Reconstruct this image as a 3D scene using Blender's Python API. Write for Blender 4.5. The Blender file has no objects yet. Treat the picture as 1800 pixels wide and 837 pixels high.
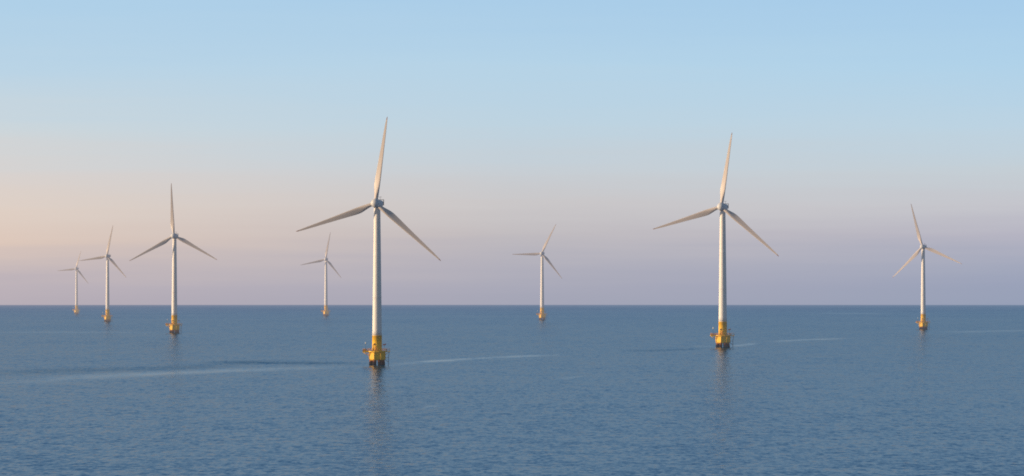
import bpy, bmesh, math, random
from mathutils import Vector, Matrix
from math import sin, cos, pi, radians, sqrt, atan2, degrees

random.seed(4)
SC = bpy.context.scene
COL = SC.collection

# ------------------------------------------------------------------ camera
W0, H0, F0 = 1800.0, 837.0, 6300.0        # photograph size and focal length in its pixels
EYE = 32.0                                 # metres above the sea
RE = 6.371e6                               # radius of the earth
PITCH = math.atan2(97.5, F0)
cam_d = bpy.data.cameras.new("camera")
cam = bpy.data.objects.new("camera", cam_d)
COL.objects.link(cam)
cam.location = (0, 0, EYE)
cam.rotation_euler = (pi / 2 + PITCH, 0, 0)
cam_d.sensor_width = 36.0
cam_d.lens = 36.0 * F0 / W0
cam_d.clip_start = 1.0
cam_d.clip_end = 200000.0
SC.camera = cam


def ray(u, v):
    a, b = (u - W0 / 2) / F0, -(v - H0 / 2) / F0
    d = Vector((a, cos(PITCH) - b * sin(PITCH), sin(PITCH) + b * cos(PITCH)))
    return d


def sea_point(u, v):
    """where the line of sight meets the curved sea"""
    d = ray(u, v)
    h = math.hypot(d.x, d.y)
    m = -d.z / h
    q = m * m - 2 * EYE / RE
    r = RE * (m - sqrt(max(q, 0)))
    return Vector((d.x / h * r, d.y / h * r, -r * r / (2 * RE)))


# ------------------------------------------------------------------ light
SUN_EL = radians(9)
SUN_BACK = radians(6)                       # how far behind the picture plane the sun stands
sun_dir = Vector((-cos(SUN_BACK) * cos(SUN_EL), -sin(SUN_BACK) * cos(SUN_EL), sin(SUN_EL)))
sd = bpy.data.lights.new("sun", 'SUN')
sd.energy = 5.0
sd.angle = radians(0.6)
sd.color = (1.0, 0.74, 0.47)
sun = bpy.data.objects.new("sun", sd)
COL.objects.link(sun)
sun.location = (-300, -100, 200)
sun.rotation_euler = sun_dir.to_track_quat('Z', 'Y').to_euler()


# ------------------------------------------------------------------ node helper
class NT:
    def __init__(self, tree):
        self.t = tree
        tree.nodes.clear()

    def n(self, kind, **kw):
        nd = self.t.nodes.new(kind)
        for k, v in kw.items():
            setattr(nd, k, v)
        return nd

    def lk(self, a, b):
        self.t.links.new(a, b)

    def put(self, sock, v):
        if hasattr(v, 'is_output') or hasattr(v, 'links'):
            self.lk(v, sock)
        else:
            sock.default_value = v

    def m(self, op, a, b=0.0, c=0.0, clamp=False):
        nd = self.n('ShaderNodeMath', operation=op, use_clamp=clamp)
        self.put(nd.inputs[0], a)
        self.put(nd.inputs[1], b)
        if op in ('MULTIPLY_ADD', 'SMOOTH_MIN', 'WRAP', 'COMPARE'):
            self.put(nd.inputs[2], c)
        return nd.outputs[0]

    def mr(self, v, a, b, c=0.0, d=1.0, smooth=False):
        nd = self.n('ShaderNodeMapRange', interpolation_type='SMOOTHSTEP' if smooth else 'LINEAR', clamp=True)
        self.put(nd.inputs[0], v)
        for i, x in enumerate((a, b, c, d)):
            self.put(nd.inputs[i + 1], x)
        return nd.outputs[0]

    def ramp(self, fac, stops, interp='LINEAR'):
        nd = self.n('ShaderNodeValToRGB')
        cr = nd.color_ramp
        cr.interpolation = interp
        while len(cr.elements) < len(stops):
            cr.elements.new(0.5)
        for e, (p, c) in zip(cr.elements, stops):
            e.position = p
            e.color = tuple(c) + (1.0,)
        self.put(nd.inputs[0], fac)
        return nd.outputs[0]

    def mix(self, fac, a, b):
        nd = self.n('ShaderNodeMix', data_type='RGBA')
        self.put(nd.inputs[0], fac)
        self.put(nd.inputs[6], a)
        self.put(nd.inputs[7], b)
        return nd.outputs[2]

    def noise(self, vec, scale, detail=3, rough=0.5, dim='3D'):
        nd = self.n('ShaderNodeTexNoise', noise_dimensions=dim)
        self.put(nd.inputs['Vector'], vec)
        nd.inputs['Scale'].default_value = scale
        nd.inputs['Detail'].default_value = detail
        nd.inputs['Roughness'].default_value = rough
        return nd

    def mapping(self, vec, scale):
        nd = self.n('ShaderNodeMapping')
        self.put(nd.inputs[0], vec)
        nd.inputs['Scale'].default_value = scale
        return nd.outputs[0]


def lin(r, g, b):
    def f(c):
        c /= 255.0
        return c / 12.92 if c <= 0.04045 else ((c + 0.055) / 1.055) ** 2.4
    return (f(r), f(g), f(b))


# ------------------------------------------------------------------ sky
world = bpy.data.worlds.new("World")
SC.world = world
world.use_nodes = True
world.cycles.sampling_method = 'NONE'      # smooth sky: found by the bounces, sun sampled directly
w = NT(world.node_tree)
out = w.n('ShaderNodeOutputWorld')
bg = w.n('ShaderNodeBackground')
w.lk(bg.outputs[0], out.inputs[0])
tc = w.n('ShaderNodeTexCoord')
sep = w.n('ShaderNodeSeparateXYZ')
w.lk(tc.outputs['Generated'], sep.inputs[0])
X, Y, Z = sep.outputs
# faint long drifts of thin high haze
nz = w.noise(w.mapping(tc.outputs['Generated'], (5.0, 5.0, 90.0)), 1.0, 4, 0.55).outputs[0]
nz2 = w.noise(w.mapping(tc.outputs['Generated'], (16.0, 16.0, 420.0)), 1.0, 3, 0.5).outputs[0]
zz = w.m('ADD', Z, w.m('MULTIPLY', w.m('SUBTRACT', nz, 0.5), 0.011))
zz = w.m('ADD', zz, w.m('MULTIPLY', w.m('SUBTRACT', nz2, 0.5), 0.0040))
zmax = 0.30


def el(v):                       # photo row -> sin(elevation) / zmax, offset by the dip of the horizon
    return max(0.0, ((516 - v) / F0 + 0.0035) / zmax)


fz = w.m('DIVIDE', w.m('ADD', zz, 0.0035), zmax, clamp=True)
hi = [(0.40, lin(142, 184, 222)), (0.58, lin(106, 150, 200)), (1.0, lin(84, 126, 182))]
left = w.ramp(fz, [(el(534), lin(184, 174, 182)), (el(500), lin(190, 179, 185)), (el(460), lin(206, 190, 186)),
                   (el(425), lin(222, 200, 186)), (el(370), lin(224, 208, 196)), (el(310), lin(217, 210, 206)),
                   (el(230), lin(204, 214, 219)), (el(130), lin(187, 212, 229)), (el(0), lin(175, 208, 232))] + hi)
mid = w.ramp(fz, [(el(534), lin(165, 166, 182)), (el(500), lin(169, 169, 184)), (el(460), lin(178, 176, 187)),
                  (el(415), lin(193, 188, 191)), (el(360), lin(202, 199, 200)), (el(300), lin(199, 206, 212)),
                  (el(220), lin(190, 211, 224)), (el(120), lin(181, 211, 231)), (el(0), lin(170, 205, 232))] + hi)
right = w.ramp(fz, [(el(534), lin(150, 160, 183)), (el(500), lin(154, 162, 185)), (el(460), lin(162, 168, 188)),
                    (el(415), lin(181, 180, 194)), (el(360), lin(196, 197, 204)), (el(300), lin(196, 206, 213)),
                    (el(220), lin(188, 211, 226)), (el(120), lin(176, 210, 233)), (el(0), lin(167, 204, 233))] + hi)
az = w.m('DIVIDE', X, w.m('MAXIMUM', Y, 0.05))
dusk = w.mix(w.mr(az, -0.15, 0.0), left, mid)
dusk = w.mix(w.mr(az, 0.0, 0.15), dusk, right)
# towards the sun the low sky warms up
glow = w.mr(w.m('MULTIPLY', X, -1.0), 0.25, 1.0, 0.0, 1.0, True)
glow = w.m('MULTIPLY', glow, w.mr(Z, 0.0, 0.35, 1.0, 0.0))
dusk = w.mix(w.m('MULTIPLY', glow, 0.7), dusk, lin(255, 205, 150) + (1,))
sky = w.n('ShaderNodeTexSky', sky_type='NISHITA')
sky.sun_disc = False
sky.sun_elevation = SUN_EL
sky.sun_rotation = radians(270) - SUN_BACK
sky.air_density = 1.0
sky.dust_density = 1.0
sky.ozone_density = 1.5
east = w.m('MULTIPLY', w.mr(X, 0.2, 0.8, 0.0, 1.0, True), 0.55)
dusk = w.mix(east, dusk, lin(92, 112, 150) + (1,))
skys = w.n('ShaderNodeVectorMath', operation='SCALE')
w.lk(sky.outputs[0], skys.inputs[0])
skys.inputs['Scale'].default_value = 0.10
final = w.mix(w.mr(Z, 0.14, 0.38, 0.0, 1.0, True), dusk, skys.outputs[0])
w.lk(final, bg.inputs[0])
bg.inputs[1].default_value = 1.0


# ------------------------------------------------------------------ materials
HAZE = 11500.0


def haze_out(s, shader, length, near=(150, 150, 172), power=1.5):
    """painted haze: emission mixed in, growing with distance from the world origin"""
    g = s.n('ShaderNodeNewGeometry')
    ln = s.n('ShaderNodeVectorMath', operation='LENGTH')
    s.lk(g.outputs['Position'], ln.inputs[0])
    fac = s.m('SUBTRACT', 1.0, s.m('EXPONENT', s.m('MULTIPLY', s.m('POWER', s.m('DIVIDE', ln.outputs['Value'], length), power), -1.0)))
    em = s.n('ShaderNodeEmission')  # surface glow standing in for haze, no real volume
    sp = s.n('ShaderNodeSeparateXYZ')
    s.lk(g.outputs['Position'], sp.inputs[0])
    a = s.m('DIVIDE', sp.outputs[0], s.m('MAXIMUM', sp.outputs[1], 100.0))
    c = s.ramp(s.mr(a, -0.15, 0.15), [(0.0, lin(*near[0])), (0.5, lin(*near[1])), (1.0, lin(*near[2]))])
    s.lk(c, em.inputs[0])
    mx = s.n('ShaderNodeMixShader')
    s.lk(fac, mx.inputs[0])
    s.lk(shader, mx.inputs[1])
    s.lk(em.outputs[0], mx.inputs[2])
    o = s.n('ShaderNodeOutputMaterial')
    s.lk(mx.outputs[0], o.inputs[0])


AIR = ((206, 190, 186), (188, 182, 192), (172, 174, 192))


def paint(name, base, dark, rough=0.45, streak=0.5, scale=0.5, metal=0.0, spec=0.4):
    mt = bpy.data.materials.new(name)
    mt.use_nodes = True
    s = NT(mt.node_tree)
    b = s.n('ShaderNodeBsdfPrincipled')
    t = s.n('ShaderNodeTexCoord')
    obj = t.outputs['Object']
    n1 = s.noise(s.mapping(obj, (1.0, 1.0, 0.12)), scale * 2.2, 5, 0.6).outputs[0]      # run-off streaks
    n2 = s.noise(obj, scale * 0.35, 3, 0.5).outputs[0]                                    # broad weathering
    f = s.m('MULTIPLY', s.mr(n1, 0.42, 0.78), streak)
    f = s.m('ADD', f, s.m('MULTIPLY', s.mr(n2, 0.4, 0.7), streak * 0.45), clamp=True)
    s.lk(s.mix(f, tuple(base) + (1,), tuple(dark) + (1,)), b.inputs['Base Color'])
    s.lk(s.mr(n1, 0.3, 0.7, rough, min(1.0, rough + 0.2)), b.inputs['Roughness'])
    b.inputs['Metallic'].default_value = metal
    b.inputs['Specular IOR Level'].default_value = spec
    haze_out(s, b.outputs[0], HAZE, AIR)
    return mt


M_WHITE = paint("tower_paint", (0.86, 0.81, 0.74), (0.80, 0.745, 0.67), 0.4, 0.2, 0.4)
M_BLADE = paint("blade_gelcoat", (0.64, 0.56, 0.50), (0.57, 0.49, 0.435), 0.42, 0.3, 0.35)
M_HUB = paint("hub_gelcoat", (0.70, 0.70, 0.70), (0.55, 0.55, 0.55), 0.4, 0.4, 0.8)
M_TIP = paint("dark_blade_tip", (0.40, 0.25, 0.20), (0.26, 0.18, 0.15), 0.5, 0.4, 0.6)  # outer end, darker and redder than the rest of the blade
M_YEL = paint("yellow_paint", (0.97, 0.55, 0.002), (0.78, 0.39, 0.004), 0.5, 0.4, 0.9)
M_YRUST = paint("rusty_yellow_paint", (0.76, 0.36, 0.02), (0.30, 0.09, 0.02), 0.6, 0.9, 1.6)
M_RUST = paint("rusty_steel", (0.30, 0.10, 0.045), (0.07, 0.035, 0.025), 0.8, 0.9, 1.2, 0.0, 0.2)
M_WET = paint("wet_dark_pile", (0.020, 0.018, 0.018), (0.010, 0.010, 0.012), 0.35, 0.8, 1.2)
M_DARK = paint("dark_steel", (0.06, 0.06, 0.065), (0.03, 0.03, 0.03), 0.5, 0.5, 1.0)
M_LAMP = paint("lantern_housing", (0.75, 0.78, 0.74), (0.55, 0.58, 0.55), 0.3, 0.3, 1.0)
M_RED = paint("red_signal_paint", (0.36, 0.09, 0.05), (0.16, 0.05, 0.03), 0.5, 0.5, 1.0)


# ------------------------------------------------------------------ mesh helpers
class MB:
    def __init__(self):
        self.v, self.f, self.mi, self.sm = [], [], [], []

    def face(self, ids, mi=0, smooth=False):
        self.f.append(ids)
        self.mi.append(mi)
        self.sm.append(smooth)

    def box(self, c, s, rot=0.0, mi=0):
        cx, cy, cz = c
        n = len(self.v)
        for dz in (-1, 1):
            for dx, dy in ((-1, -1), (1, -1), (1, 1), (-1, 1)):
                x, y = dx * s[0] / 2, dy * s[1] / 2
                self.v.append((cx + x * cos(rot) - y * sin(rot), cy + x * sin(rot) + y * cos(rot), cz + dz * s[2] / 2))
        for q in ((0, 3, 2, 1), (4, 5, 6, 7), (0, 1, 5, 4), (1, 2, 6, 5), (2, 3, 7, 6), (3, 0, 4, 7)):
            self.face([n + i for i in q], mi)

    def rings(self, rings, closed_caps=True, mi=0, smooth=True, mis=None):
        """rings: list of lists of points with equal counts"""
        n0 = len(self.v)
        k = len(rings[0])
        for r in rings:
            self.v.extend([tuple(p) for p in r])
        for a in range(len(rings) - 1):
            for i in range(k):
                j = (i + 1) % k
                self.face([n0 + a * k + i, n0 + a * k + j, n0 + (a + 1) * k + j, n0 + (a + 1) * k + i],
                          mis[a] if mis else mi, smooth)
        if closed_caps:
            self.face([n0 + i for i in range(k)][::-1], mis[0] if mis else mi)
            self.face([n0 + (len(rings) - 1) * k + i for i in range(k)], mis[-1] if mis else mi)

    def lathe(self, prof, k=40, c=(0, 0), phase=0.0, smooth=True, mi=0, mis=None):
        self.rings([[(c[0] + r * cos(2 * pi * i / k + phase), c[1] + r * sin(2 * pi * i / k + phase), z)
                     for i in range(k)] for r, z in prof], True, mi, smooth, mis)

    def tube(self, a, b, r, k=10, mi=0, r2=None):
        a, b = Vector(a), Vector(b)
        d = (b - a).normalized()
        u = d.orthogonal().normalized()
        v = d.cross(u)
        r2 = r if r2 is None else r2
        self.rings([[p + (u * cos(2 * pi * i / k) + v * sin(2 * pi * i / k)) * rr for i in range(k)]
                    for p, rr in ((a, r), (b, r2))], True, mi, True)

    def poly(self, pts, r, k=8, mi=0, close=False):
        n = len(pts)
        for i in range(n if close else n - 1):
            self.tube(pts[i], pts[(i + 1) % n], r, k, mi)

    def mesh(self, name, mats, bevel=0.0):
        me = bpy.data.meshes.new(name)
        me.from_pydata([tuple(p) for p in self.v], [], self.f)
        for m_ in mats:
            me.materials.append(m_)
        me.update()
        for p, a, s in zip(me.polygons, self.mi, self.sm):
            p.material_index = a
            p.use_smooth = s
        bm = bmesh.new()
        bm.from_mesh(me)
        bmesh.ops.recalc_face_normals(bm, faces=bm.faces)
        if bevel:
            es = [e for e in bm.edges if len(e.link_faces) == 2 and e.calc_face_angle(0) > radians(30)]
            bmesh.ops.bevel(bm, geom=es, offset=bevel, segments=2, affect='EDGES')
        bm.to_mesh(me)
        bm.free()
        return me

    def build(self, name, mats, parent=None, bevel=0.0, loc=(0, 0, 0)):
        if not isinstance(mats, (list, tuple)):
            mats = [mats]
        o = bpy.data.objects.new(name, self.mesh(name, mats, bevel))
        COL.objects.link(o)
        o.location = loc
        if parent:
            o.parent = parent
        return o


# ------------------------------------------------------------------ the turbine (hub 80 m above the water)
HUB_Z = 80.0
ROTOR_OFF = 3.7          # rotor plane ahead of the tower axis
TILT = radians(5)
ROTOR_R = 43.0
TP_TOP = 14.4
DECK = 6.75


def airfoil(chord, thick, k=28, round_=0.0):
    """closed section; x runs from leading (-) to trailing (+), y is thickness"""
    pts = []
    for i in range(k):
        a = 2 * pi * i / k
        xc = 0.5 - 0.5 * cos(a)                  # 0 leading .. 1 trailing
        t = thick / 0.2 * (0.2969 * sqrt(max(xc, 0)) - 0.126 * xc - 0.3516 * xc ** 2 + 0.2843 * xc ** 3 - 0.1036 * xc ** 4)
        y = (t if a < pi else -t * 0.75) * chord
        y += 0.03 * chord * sin(pi * xc)
        x = (xc - 0.32) * chord
        rx, ry = -0.5 * chord * cos(a), 0.5 * chord * sin(a)
        pts.append((x * (1 - round_) + rx * round_, y * (1 - round_) + ry * round_))
    return pts


def blade_mesh():
    m = MB()
    # span fraction, chord, thickness, twist in degrees, roundness
    st = [(0.025, 1.75, 1.0, 16, 1.0), (0.05, 1.75, 1.0, 16, 1.0), (0.075, 1.85, .8, 16, 0.85), (0.11, 2.15, .6, 16, 0.55),
          (0.15, 2.62, .42, 15.5, 0.25), (0.19, 3.0, .33, 14.5, 0.07), (0.23, 3.12, .28, 13, 0.0), (0.28, 3.0, .26, 11, 0),
          (0.35, 2.72, .24, 9, 0), (0.45, 2.34, .22, 7, 0), (0.55, 2.0, .20, 5, 0), (0.65, 1.7, .19, 4, 0),
          (0.75, 1.4, .18, 3, 0), (0.85, 1.1, .18, 2, 0), (0.92, 0.84, .17, 1.5, 0), (0.965, 0.6, .17, 1, 0),
          (0.99, 0.34, .16, 1, 0), (1.0, 0.10, .16, 1, 0)]
    rings, mis = [], []
    for f, ch, th, tw, rd in st:
        a = radians(tw + 5)
        z = f * ROTOR_R
        bend = 0.9 * f ** 2
        rings.append([(-(x * cos(a) - y * sin(a)), x * sin(a) + y * cos(a) - bend, z) for x, y in airfoil(ch * 1.08, th, 28, rd)])
        mis.append(1 if f >= 0.965 else 0)
    m.rings(rings, True, 0, True, mis)
    return m.mesh("blade", [M_BLADE, M_TIP])


def make_turbine():
    root = bpy.data.objects.new("wind_turbine", None)
    COL.objects.link(root)
    # --- piles: raked steel piles under the cap
    for i in range(8):
        a = 2 * pi * i / 8 + pi / 8
        m = MB()
        top, wl = Vector((3.05 * cos(a), 3.05 * sin(a), 2.5)), Vector((3.35 * cos(a), 3.35 * sin(a), 0.55))
        bot = top + (wl - top) * 4.0
        mid_ = top + (wl - top) * 0.6
        m.tube(top, mid_, 0.86, 16, 0)
        m.tube(mid_ - (wl - top) * .01, bot, 0.88, 16, 1)
        m.build("pile", [M_RUST, M_WET], root)
    # --- pile cap
    m = MB()
    k = 8
    ph = pi / 8 + radians(5)
    prof = [(3.75, 2.15), (3.95, 2.35), (4.22, 2.75), (4.28, 5.9), (4.38, 6.0), (4.38, 6.42)]
    m.rings([[(r * cos(2 * pi * i / k + ph), r * sin(2 * pi * i / k + ph), z) for i in range(k)] for r, z in prof],
            True, 0, False)
    m.build("pile_cap", M_YEL, root, 0.05)
    # fender strips on the cap
    for i in (4, 5, 6, 7):
        a = 2 * pi * i / k + ph
        m = MB()
        m.tube((4.36 * cos(a), 4.36 * sin(a), 2.5), (4.36 * cos(a), 4.36 * sin(a), 5.85), 0.13, 8)
        m.build("fender", M_YEL, root)
    # --- deck
    m = MB()
    R = 5.05
    pts = [(R * cos(2 * pi * i / 16 + pi / 16), R * sin(2 * pi * i / 16 + pi / 16)) for i in range(16)]
    m.rings([[(x, y, z) for x, y in pts] for z in (6.25, 6.75)], True, 0, False)
    m.box((-5.45, -1.2, 6.50), (3.3, 3.4, 0.54))          # lay-down area, left
    m.box((-5.45, -2.85, 6.25), (3.3, 0.22, 0.36))
    m.box((-5.45, 0.45, 6.25), (3.3, 0.22, 0.36))
    m.box((5.4, -1.0, 6.60), (2.2, 2.0, 0.30))            # boat access, right
    for a, b in (((-6.7, -2.85, 6.1), (-4.1, -2.2, 4.6)), ((-6.7, .45, 6.1), (-4.1, .3, 4.6)), ((6.2, -1, 6.4), (4.2, -1, 5.0))):
        m.tube(a, b, 0.12, 8)
    deck = m.build("deck", M_YEL, root, 0.02)
    m = MB()
    z0 = DECK

    def rail(pts, close=False):
        for h in (0.55, 1.1):
            m.poly([(x, y, z0 + h) for x, y in pts], 0.055, 6, 0, close)
        for i in range(len(pts) if close else len(pts) - 1):
            a, b = pts[i], pts[(i + 1) % len(pts)]
            L = math.hypot(b[0] - a[0], b[1] - a[1])
            n = max(1, round(L / 1.1))
            for j in range(n + 1):
                x, y = a[0] + (b[0] - a[0]) * j / n, a[1] + (b[1] - a[1]) * j / n
                m.tube((x, y, z0), (x, y, z0 + 1.1), 0.055, 6)
    ring = [(4.9 * cos(a), 4.9 * sin(a)) for a in [radians(t) for t in range(215, 338, 20)]]
    rail(ring)
    ring = [(4.9 * cos(a), 4.9 * sin(a)) for a in [radians(t) for t in range(10, 171, 20)]]
    rail(ring)
    rail([(-4.1, -2.8), (-7.0, -2.8), (-7.0, 0.4), (-4.8, 0.4)])
    rail([(4.8, -1.9), (6.4, -1.9), (6.4, -0.1), (4.9, -0.1)])
    m.box((-5.45, -2.86, z0 + .14), (3.2, .04, .28))
    m.box((-7.08, -1.2, z0 + .14), (.04, 3.2, .28))
    m.build("railing", M_YRUST, deck)
    # --- cargo on the lay-down area
    m = MB()
    m.box((-6.1, -0.7, z0 + 0.42), (1.3, 1.5, 0.8))
    m.box((-6.1, -0.7, z0 + 0.86), (1.38, 1.58, 0.06))
    m.build("equipment_box", M_YRUST, root, 0.03)
    # --- transition piece
    m = MB()
    m.lathe([(2.55, DECK - .02), (2.55, DECK + .25), (2.42, DECK + .3), 
             (2.385, TP_TOP - .28), (2.5, TP_TOP - .26), (2.5, TP_TOP)], 56)
    tp = m.build("transition_piece", M_YEL, root)
    # door in the transition piece, in the lit front left
    m = MB()
    a = radians(252)
    m.box((2.40 * cos(a), 2.40 * sin(a), DECK + 1.45), (0.12, 1.0, 2.1), a)
    door = m.build("door", M_YRUST, tp, 0.02)
    m = MB()
    m.tube((2.50 * cos(a + .12), 2.50 * sin(a + .12), DECK + 1.3), (2.50 * cos(a + .12), 2.50 * sin(a + .12), DECK + 1.55), .03, 6)
    m.build("handle", M_DARK, door)
    # --- tower
    m = MB()
    prof = []
    n = 26
    seams = (0.0, 0.30, 0.62, 1.0)
    zs = [TP_TOP + (HUB_Z - 1.7 - TP_TOP) * i / n for i in range(n + 1)]

    def rad(z):
        t = (z - TP_TOP) / (HUB_Z - 1.7 - TP_TOP)
        return 2.36 - 0.78 * t ** 1.05
    for z in zs:
        prof.append((rad(z), z))
    for s_ in seams[1:3]:
        z = TP_TOP + (HUB_Z - 1.7 - TP_TOP) * s_
        prof += [(rad(z) + .004, z - .10), (rad(z) + .008, z - .09), (rad(z) + .008, z + .09), (rad(z) + .004, z + .10)]
    prof.sort(key=lambda p: p[1])
    m.lathe(prof, 64)
    m.build("tower", M_WHITE, root)
    # --- rotor head frame: everything that yaws
    head = bpy.data.objects.new("rotor_head", None)   # yaw axis only, removed again below
    # nacelle (built along +Y: tail)
    m = MB()
    prof = [(-2.0, 1.35, 1.35), (-1.7, 1.62, 1.55), (-0.4, 1.75, 1.66), (2.5, 1.78, 1.68), (5.0, 1.72, 1.6), (6.3, 1.58, 1.42), (6.7, 1.35, 1.2)]
    rings = []
    for y, hw, hh in prof:
        r_ = []
        for i in range(32):
            a = 2 * pi * i / 32
            c_, s_ = cos(a), sin(a)
            e = 0.42
            r_.append((hw * math.copysign(abs(c_) ** e, c_), y, 0.12 + hh * math.copysign(abs(s_) ** e, s_)))
        rings.append(r_)
    m.rings(rings)
    nac = m.build("nacelle", M_HUB, root, 0, (0, 0, HUB_Z))
    m = MB()
    m.lathe([(1.62, -2.15), (1.72, -2.0), (1.72, -1.55), (1.6, -1.45)], 40)
    m.build("yaw_bearing", M_DARK, nac)
    m = MB()                                            # cooler rack at the tail
    m.box((0, 6.95, 0.35), (3.3, 0.5, 1.5), 0, 1)
    for x in (-1.72, 1.72):
        m.box((x, 6.95, 0.7), (0.22, 0.6, 3.0))
    m.box((0, 6.95, 2.1), (3.6, 0.55, 0.22))
    m.build("cooler", [M_DARK, M_DARK], nac, 0.02)
    m = MB()
    m.tube((0.5, 4.6, 1.7), (0.5, 4.6, 3.7), 0.07, 8)
    m.tube((-0.1, 4.6, 3.3), (1.1, 4.6, 3.3), 0.05, 6)
    m.tube((-0.1, 4.6, 3.3), (-0.1, 4.6, 3.65), 0.09, 6)
    m.tube((1.1, 4.6, 3.3), (1.1, 4.6, 3.6), 0.09, 6)
    m.build("wind_vane", M_DARK, nac)
    # hub: built around the rotor axis, -Y is upwind
    m = MB()
    prof = [(1.5, 1.75), (1.7, 1.4), (2.1, 0.9), (2.25, 0.2), (2.2, -0.6), (2.02, -1.25), (1.65, -1.85), (1.1, -2.3), (0.55, -2.48), (0.08, -2.53)]
    m.rings([[(r * cos(2 * pi * i / 40), y, r * sin(2 * pi * i / 40)) for i in range(40)] for r, y in prof])
    hub = m.build("hub", M_HUB, root)
    bm_ = blade_mesh()
    for i in range(3):
        b = bpy.data.objects.new("blade", bm_)
        COL.objects.link(b)
        b.parent = root
        c = MB()                                        # root collar
        c.lathe([(0.98, 1.55), (1.12, 1.6), (1.12, 2.15), (0.96, 2.25)], 32)
        cl = c.build("root_collar", M_HUB, b)
    # --- boat ladder, right side
    m = MB()
    for y in (-1.35, -0.75):
        m.tube((6.15, y, 6.4), (5.7, y, 3.6), 0.10, 8)
        m.tube((5.7, y, 3.6), (5.75, y, -1.5), 0.10, 8)
        m.tube((5.7, y, 3.4), (4.1, y, 3.4), 0.08, 6)
        m.tube((5.72, y, 1.3), (3.9, y, 2.5), 0.10, 6)
    for j in range(18):
        z = 0.1 + j * 0.35
        x = 5.7 + (0.45 * (z - 3.6) / 2.8 if z > 3.6 else 0.02)
        m.tube((x, -1.35, z), (x, -0.75, z), 0.05, 6)
    m.build("boat_ladder", M_DARK, root)
    # --- davit crane, front left of the tower
    m = MB()
    m.tube((-1.75, -3.3, DECK), (-1.75, -3.3, DECK + 3.3), 0.22, 10, 0, 0.17)
    m.tube((-1.75, -3.3, DECK + 3.2), (-1.3, -3.9, DECK + 3.75), 0.17, 10)
    m.tube((-1.3, -3.9, DECK + 3.75), (-0.95, -4.4, DECK + 3.6), 0.14, 8)
    m.box((-1.75, -3.3, DECK + .9), (.55, .5, .6))
    m.tube((-0.95, -4.4, DECK + 3.6), (-0.95, -4.4, DECK + 2.4), 0.03, 6)
    m.build("davit_crane", M_RUST, root, 0.01)
    # --- marker lantern on a thin post, left end
    m = MB()
    m.tube((-5.6, -2.6, DECK), (-5.6, -2.6, DECK + 3.6), 0.05, 6)
    lp = m.build("lantern_post", M_DARK, root)
    m = MB()
    m.lathe([(0.16, DECK + 3.55), (0.32, DECK + 3.65), (0.34, DECK + 4.25), (0.22, DECK + 4.45), (0.05, DECK + 4.5)], 16, (-5.6, -2.6))
    m.build("lantern", M_LAMP, lp)
    # --- fog signal on a bracket post, right
    m = MB()
    m.tube((3.7, -1.9, DECK), (3.7, -1.9, DECK + 3.0), 0.06, 6)
    m.tube((2.4, -.5, DECK + 2.9), (3.7, -1.9, DECK + 2.9), 0.06, 6)
    fp = m.build("signal_post", M_YRUST, root)
    m = MB()
    m.box((3.75, -1.95, DECK + 3.2), (1.1, .5, .55))
    m.tube((3.3, -2.2, DECK + 3.15), (3.3, -2.6, DECK + 3.15), .2, 10, 0, .32)
    m.tube((4.35, -2.2, DECK + 3.5), (4.35, -1.8, DECK + 3.5), .28, 10)
    m.build("fog_horn", M_RED, fp, 0.02)
    bpy.data.objects.remove(head)
    return root


proto = make_turbine()


def copy_tree(o, parent=None):
    c = o.copy()
    COL.objects.link(c)
    if parent:
        c.parent = parent
    for ch in list(o.children):
        copy_tree(ch, c)
    return c


GROUP = "wind turbines standing in the sea"
# water contact, hub, three blade tips in the photograph; yaw to the left of the line of sight
T = [
    (662.8, 641, (659.8, 358), [(681, 205), (520, 407), (775, 459)], 13,
     "largest and nearest wind turbine, its yellow base beside a dark line on the water"),
    (1270.5, 610, (1268, 364), [(1287, 233), (1147, 403), (1369, 451)], 13,
     "second largest wind turbine, the big one in the right half, short bright wake beside it"),
    (306.5, 585, (304.5, 415), [(301, 322), (227, 459), (382, 457)], 11,
     "mid-sized wind turbine with one blade pointing straight up, largest of three at left"),
    (134.5, 551.5, (133.8, 472.5), [(142, 443), (101, 476), (157, 501)], 16,
     "smallest and farthest faint wind turbine, leftmost of all on the hazy horizon"),
    (189, 565, (187.5, 450.5), [(199, 394), (142, 458), (222, 488)], 16,
     "small wind turbine between the smallest hazy one and the mid-sized one at the left"),
    (573, 555, (571.6, 456), [(577, 404), (528, 466), (596, 487)], 8,
     "small faint wind turbine just left of the largest one, under its left blade tip"),
    (953, 562, (952.5, 446), [(978, 393), (904, 447), (988, 490)], 8,
     "small wind turbine standing alone in the middle with one blade lying horizontal to the left"),
    (1623, 578.5, (1620, 434), [(1601, 358), (1570, 490), (1688, 471)], 12,
     "rightmost wind turbine, with its upper blade leaning to the left"),
]

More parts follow.
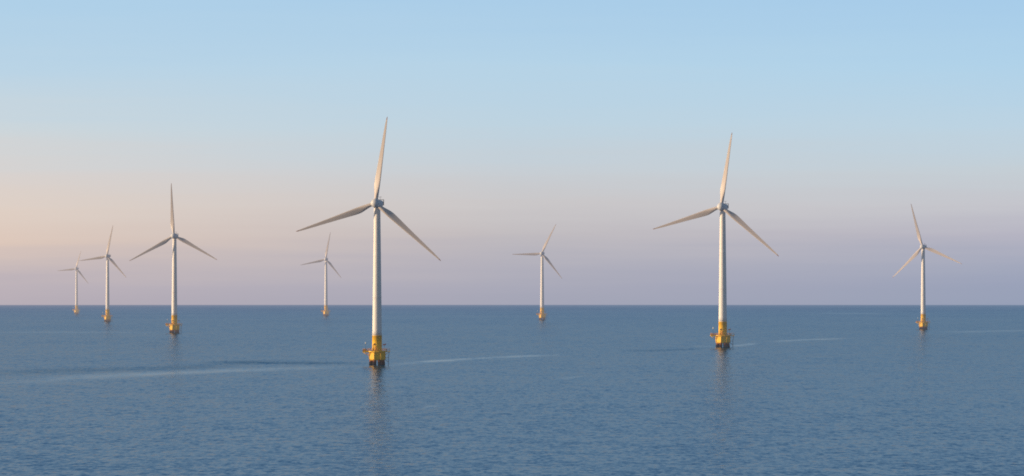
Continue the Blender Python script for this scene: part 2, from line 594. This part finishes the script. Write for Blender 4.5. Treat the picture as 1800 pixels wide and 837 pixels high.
turbines = []
for i, (bu, bv, hub_px, tips, rel, label) in enumerate(T):
    root = proto if i == 0 else copy_tree(proto)
    P = sea_point(bu, bv)
    d = math.hypot(P.x, P.y)
    hd = ray(*hub_px)
    hub_z = EYE + hd.z / math.hypot(hd.x, hd.y) * d
    s = (hub_z - P.z) / HUB_Z
    root.location = P
    root.scale = (s, s, s)
    root['label'] = label
    root['category'] = "wind turbine"
    root['group'] = GROUP
    azr = atan2(P.x, P.y)
    yaw = -(radians(rel)) - azr              # rotation about Z: -Y (upwind) turned to the left of the camera
    yaw = -radians(rel) - azr
    Ry = Matrix.Rotation(yaw, 4, 'Z')
    Rt = Ry @ Matrix.Rotation(-TILT, 4, 'X')
    hub_c = Ry @ Vector((0, -ROTOR_OFF, HUB_Z + 0.15))   # in root space
    kids = {}
    for ch in root.children:
        kids.setdefault(ch.name.split('.')[0], []).append(ch)
    kids['nacelle'][0].matrix_local = Matrix.Translation((0, 0, HUB_Z)) @ Ry
    kids['hub'][0].matrix_local = Matrix.Translation(hub_c) @ Rt
    # solve the blade positions in the rotor plane
    axis = (Rt.to_3x3() @ Vector((0, -1, 0))).normalized()
    e1 = (Rt.to_3x3() @ Vector((1, 0, 0))).normalized()
    e2 = (Rt.to_3x3() @ Vector((0, 0, 1))).normalized()
    c0 = P + s * hub_c + axis * 0.9 * s
    angs, lens = [], []
    for tip in tips:
        dr = ray(*tip)
        o_ = Vector((0, 0, EYE))
        t_ = (c0 - o_).dot(axis) / dr.dot(axis)
        q = o_ + dr * t_ - c0
        angs.append(atan2(q.dot(e1), q.dot(e2)))       # clockwise from up
        lens.append(q.length / s)
    order = sorted(range(3), key=lambda j: (angs[j] + 0.6) % (2 * pi))
    angs = [((angs[j] + 0.6) % (2 * pi)) - 0.6 for j in order]
    lens = [lens[j] for j in order]
    ph = sum(a - 2 * pi / 3 * j for j, a in enumerate(angs)) / 3
    mean = sum(lens) / 3
    for j in range(3):
        a = ph + 2 * pi / 3 * j + max(-radians(5), min(radians(5), angs[j] - ph - 2 * pi / 3 * j))
        pitch = (0, 0, 8, 0, 6, 6, 2, 16)[i]
        if i == 7 and j == 2:
            pitch = 24                     # this blade is feathered differently and catches the low sun
        L = max(mean * .95, min(mean * 1.05, lens[j]))
        b = kids['blade'][j]
        b.matrix_local = (Matrix.Translation(hub_c) @ Rt @ Matrix.Rotation(a, 4, 'Y')
                          @ Matrix.Rotation(radians(pitch), 4, 'Z') @ Matrix.Diagonal((1, 1, L / ROTOR_R, 1)))
    # turn the foundation a little from one to the next
    print("TURB", i, "d", round(d), "scale", round(s, 3), "R", [round(x, 1) for x in lens], "phase", round(degrees(ph), 1),
          [round(degrees(a)) for a in angs])
    turbines.append((P, s))

# ------------------------------------------------------------------ the sea: one curved sheet past the horizon
m = MB()
K = 512
radii = [0.0]
r = 30.0
while r < 70000:
    radii.append(r)
    r *= 1.06
verts = [(0, 0, 0)]
for r in radii[1:]:
    for i in range(K):
        a = 2 * pi * i / K
        verts.append((r * cos(a), r * sin(a), -r * r / (2 * RE)))
faces = [(0, 1 + i, 1 + (i + 1) % K) for i in range(K)]
for j in range(len(radii) - 2):
    for i in range(K):
        a, b = 1 + j * K + i, 1 + j * K + (i + 1) % K
        faces.append((a, a + K, b + K, b))
me = bpy.data.meshes.new("sea")
me.from_pydata(verts, [], faces)
me.update()
for p in me.polygons:
    p.use_smooth = True
sea = bpy.data.objects.new("sea", me)
COL.objects.link(sea)
sea['kind'] = "structure"

mt = bpy.data.materials.new("sea_water")
mt.use_nodes = True
s = NT(mt.node_tree)
me.materials.append(mt)
geo = s.n('ShaderNodeNewGeometry')
pos = geo.outputs['Position']
sp = s.n('ShaderNodeSeparateXYZ')
s.lk(pos, sp.inputs[0])
PX, PY, PZ = sp.outputs

# (points in the photo, half width in metres at left / right end, strength; + light slick, - ruffled dark)
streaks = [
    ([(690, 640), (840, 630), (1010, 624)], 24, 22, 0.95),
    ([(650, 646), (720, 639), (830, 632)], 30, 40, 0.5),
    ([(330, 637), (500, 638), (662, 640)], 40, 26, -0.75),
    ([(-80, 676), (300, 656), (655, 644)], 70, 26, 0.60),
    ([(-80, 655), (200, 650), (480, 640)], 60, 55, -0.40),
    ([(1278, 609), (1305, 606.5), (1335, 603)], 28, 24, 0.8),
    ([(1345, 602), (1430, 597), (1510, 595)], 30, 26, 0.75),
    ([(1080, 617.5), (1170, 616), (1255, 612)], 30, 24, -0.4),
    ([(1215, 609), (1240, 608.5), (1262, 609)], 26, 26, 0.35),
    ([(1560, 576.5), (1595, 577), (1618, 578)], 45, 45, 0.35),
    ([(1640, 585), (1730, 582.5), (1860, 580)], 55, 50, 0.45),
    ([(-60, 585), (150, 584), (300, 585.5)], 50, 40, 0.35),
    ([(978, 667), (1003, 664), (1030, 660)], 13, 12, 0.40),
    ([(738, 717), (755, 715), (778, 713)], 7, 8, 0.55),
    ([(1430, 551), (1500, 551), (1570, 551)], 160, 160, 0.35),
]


def quad(p):
    (x0, y0), (x1, y1), (x2, y2) = [(q.x, q.y) for q in p]
    d_ = (x0 - x1) * (x0 - x2) * (x1 - x2)
    A = (x2 * (y1 - y0) + x1 * (y0 - y2) + x0 * (y2 - y1)) / d_
    B = (x2 * x2 * (y0 - y1) + x1 * x1 * (y2 - y0) + x0 * x0 * (y1 - y2)) / d_
    C = (x1 * x2 * (x1 - x2) * y0 + x2 * x0 * (x2 - x0) * y1 + x0 * x1 * (x0 - x1) * y2) / d_
    return A, B, C


wob = s.noise(s.mapping(pos, (0.006, 0.006, 0.0)), 1.0, 4, 0.6).outputs[0]
wob2 = s.noise(s.mapping(pos, (0.07, 0.02, 0.0)), 1.0, 4, 0.7).outputs[0]
wobm = s.m('ADD', s.m('MULTIPLY', s.m('SUBTRACT', wob, 0.5), 70.0), s.m('MULTIPLY', s.m('SUBTRACT', wob2, 0.5), 60.0))
brk = s.mr(s.noise(s.mapping(pos, (0.045, 0.010, 0.0)), 1.0, 6, 0.7).outputs[0], 0.36, 0.60, 0.38, 1.1)
light_sum, dark_sum = None, None
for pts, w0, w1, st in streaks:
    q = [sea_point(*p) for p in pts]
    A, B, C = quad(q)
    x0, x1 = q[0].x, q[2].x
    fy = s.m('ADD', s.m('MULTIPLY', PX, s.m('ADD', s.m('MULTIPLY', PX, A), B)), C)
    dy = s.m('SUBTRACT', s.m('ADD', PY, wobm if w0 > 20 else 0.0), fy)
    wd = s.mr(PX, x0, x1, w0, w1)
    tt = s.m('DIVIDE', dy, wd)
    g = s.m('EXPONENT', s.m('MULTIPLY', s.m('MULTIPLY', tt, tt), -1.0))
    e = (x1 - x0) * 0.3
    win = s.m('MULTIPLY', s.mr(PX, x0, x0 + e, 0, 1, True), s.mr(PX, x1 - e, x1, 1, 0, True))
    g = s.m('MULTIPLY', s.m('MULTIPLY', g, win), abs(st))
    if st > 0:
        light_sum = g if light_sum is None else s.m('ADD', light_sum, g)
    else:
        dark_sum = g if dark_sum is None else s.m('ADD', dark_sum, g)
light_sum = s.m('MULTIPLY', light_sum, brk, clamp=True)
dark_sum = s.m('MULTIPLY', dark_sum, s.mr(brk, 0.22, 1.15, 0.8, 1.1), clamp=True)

# wave slopes at several scales, crests running across the view


def slope(sx, sy, det, rough, off):
    mp = s.n('ShaderNodeMapping')
    s.lk(pos, mp.inputs[0])
    mp.inputs['Scale'].default_value = (sx, sy, 0.0)
    mp.inputs['Location'].default_value = (off, off * 1.7, 0)
    mp.inputs['Rotation'].default_value = (0, 0, radians(4))
    n_ = s.noise(mp.outputs[0], 1.0, det, rough)
    v = s.n('ShaderNodeVectorMath', operation='SUBTRACT')
    s.lk(n_.outputs['Color'], v.inputs[0])
    v.inputs[1].default_value = (0.5, 0.5, 0.5)
    return v.outputs[0]


def vs(v, k):
    n_ = s.n('ShaderNodeVectorMath', operation='SCALE')
    s.lk(v, n_.inputs[0])
    s.put(n_.inputs['Scale'], k)
    return n_.outputs[0]


def va(a, b):
    n_ = s.n('ShaderNodeVectorMath', operation='ADD')
    s.lk(a, n_.inputs[0])
    s.lk(b, n_.inputs[1])
    return n_.outputs[0]


big = slope(1 / 22.0, 1 / 26.0, 2, 0.5, 3.1)
med = slope(1 / 2.8, 1 / 4.2, 3, 0.55, 17.7)
grp = slope(1 / 7.0, 1 / 38.0, 2, 0.5, 77.0)
grn = slope(1 / 1.2, 1 / 11.0, 2, 0.6, 55.0)
fine = slope(1 / 0.9, 1 / 1.9, 3, 0.6, 41.3)
patch = s.noise(s.mapping(pos, (0.0028, 0.0016, 0)), 1.0, 4, 0.6).outputs[0]
amp = s.mr(patch, 0.3, 0.7, 0.88, 1.14)
amp = s.m('MULTIPLY', amp, s.m('SUBTRACT', 1.0, s.m('MULTIPLY', light_sum, 0.45)))
amp = s.m('MULTIPLY', amp, s.m('ADD', 1.0, s.m('MULTIPLY', dark_sum, 0.5)))
sl = va(va(va(va(vs(grn, s.mr(PY, 700.0, 2200.0, 0.045, 0.085)), vs(big, 0.03)), vs(grp, s.mr(PY, 800.0, 2500.0, 0.008, 0.04))), vs(med, 0.11)), vs(fine, 0.145))
sl = vs(sl, amp)
ss = s.n('ShaderNodeSeparateXYZ')
s.lk(sl, ss.inputs[0])
nx = s.m('ADD', s.m('MULTIPLY', ss.outputs[0], 3.0), s.m('DIVIDE', PX, RE))
ny = s.m('ADD', s.m('SUBTRACT', ss.outputs[1], s.m('MULTIPLY', amp, s.mr(PY, 600.0, 9000.0, 0.022, 0.060))), s.m('DIVIDE', PY, RE))
cmb = s.n('ShaderNodeCombineXYZ')
s.lk(nx, cmb.inputs[0])
s.lk(ny, cmb.inputs[1])
cmb.inputs[2].default_value = 1.0
nrm = s.n('ShaderNodeVectorMath', operation='NORMALIZE')
s.lk(cmb.outputs[0], nrm.inputs[0])

gl = s.n('ShaderNodeBsdfGlossy')
gl.inputs['Roughness'].default_value = 0.11
s.lk(nrm.outputs[0], gl.inputs['Normal'])
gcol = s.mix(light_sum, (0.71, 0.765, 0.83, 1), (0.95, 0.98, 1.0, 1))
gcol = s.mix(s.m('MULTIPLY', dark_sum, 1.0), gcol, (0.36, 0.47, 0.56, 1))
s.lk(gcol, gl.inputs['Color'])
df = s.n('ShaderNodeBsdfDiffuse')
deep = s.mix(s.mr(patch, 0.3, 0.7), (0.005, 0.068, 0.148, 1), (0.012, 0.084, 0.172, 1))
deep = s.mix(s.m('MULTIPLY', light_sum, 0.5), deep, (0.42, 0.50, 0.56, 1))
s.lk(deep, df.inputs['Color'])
fr = s.n('ShaderNodeFresnel')
fr.inputs['IOR'].default_value = 1.333
s.lk(nrm.outputs[0], fr.inputs['Normal'])
b = s.n('ShaderNodeMixShader')
s.lk(s.m('MULTIPLY', s.m('MINIMUM', fr.outputs[0], 0.72), 0.60), b.inputs[0])
s.lk(df.outputs[0], b.inputs[1])
s.lk(gl.outputs[0], b.inputs[2])
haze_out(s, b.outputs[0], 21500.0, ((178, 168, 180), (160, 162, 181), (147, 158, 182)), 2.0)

# ------------------------------------------------------------------ render settings
SC.render.engine = 'CYCLES'
SC.view_settings.view_transform = 'Standard'
SC.view_settings.look = 'None'
SC.view_settings.exposure = 0
SC.view_settings.gamma = 1
SC.cycles.max_bounces = 6
SC.cycles.use_adaptive_sampling = False
SC.cycles.use_denoising = False
SC.cycles.filter_width = 1.8
SC.render.resolution_x = 1024
SC.render.resolution_y = 476
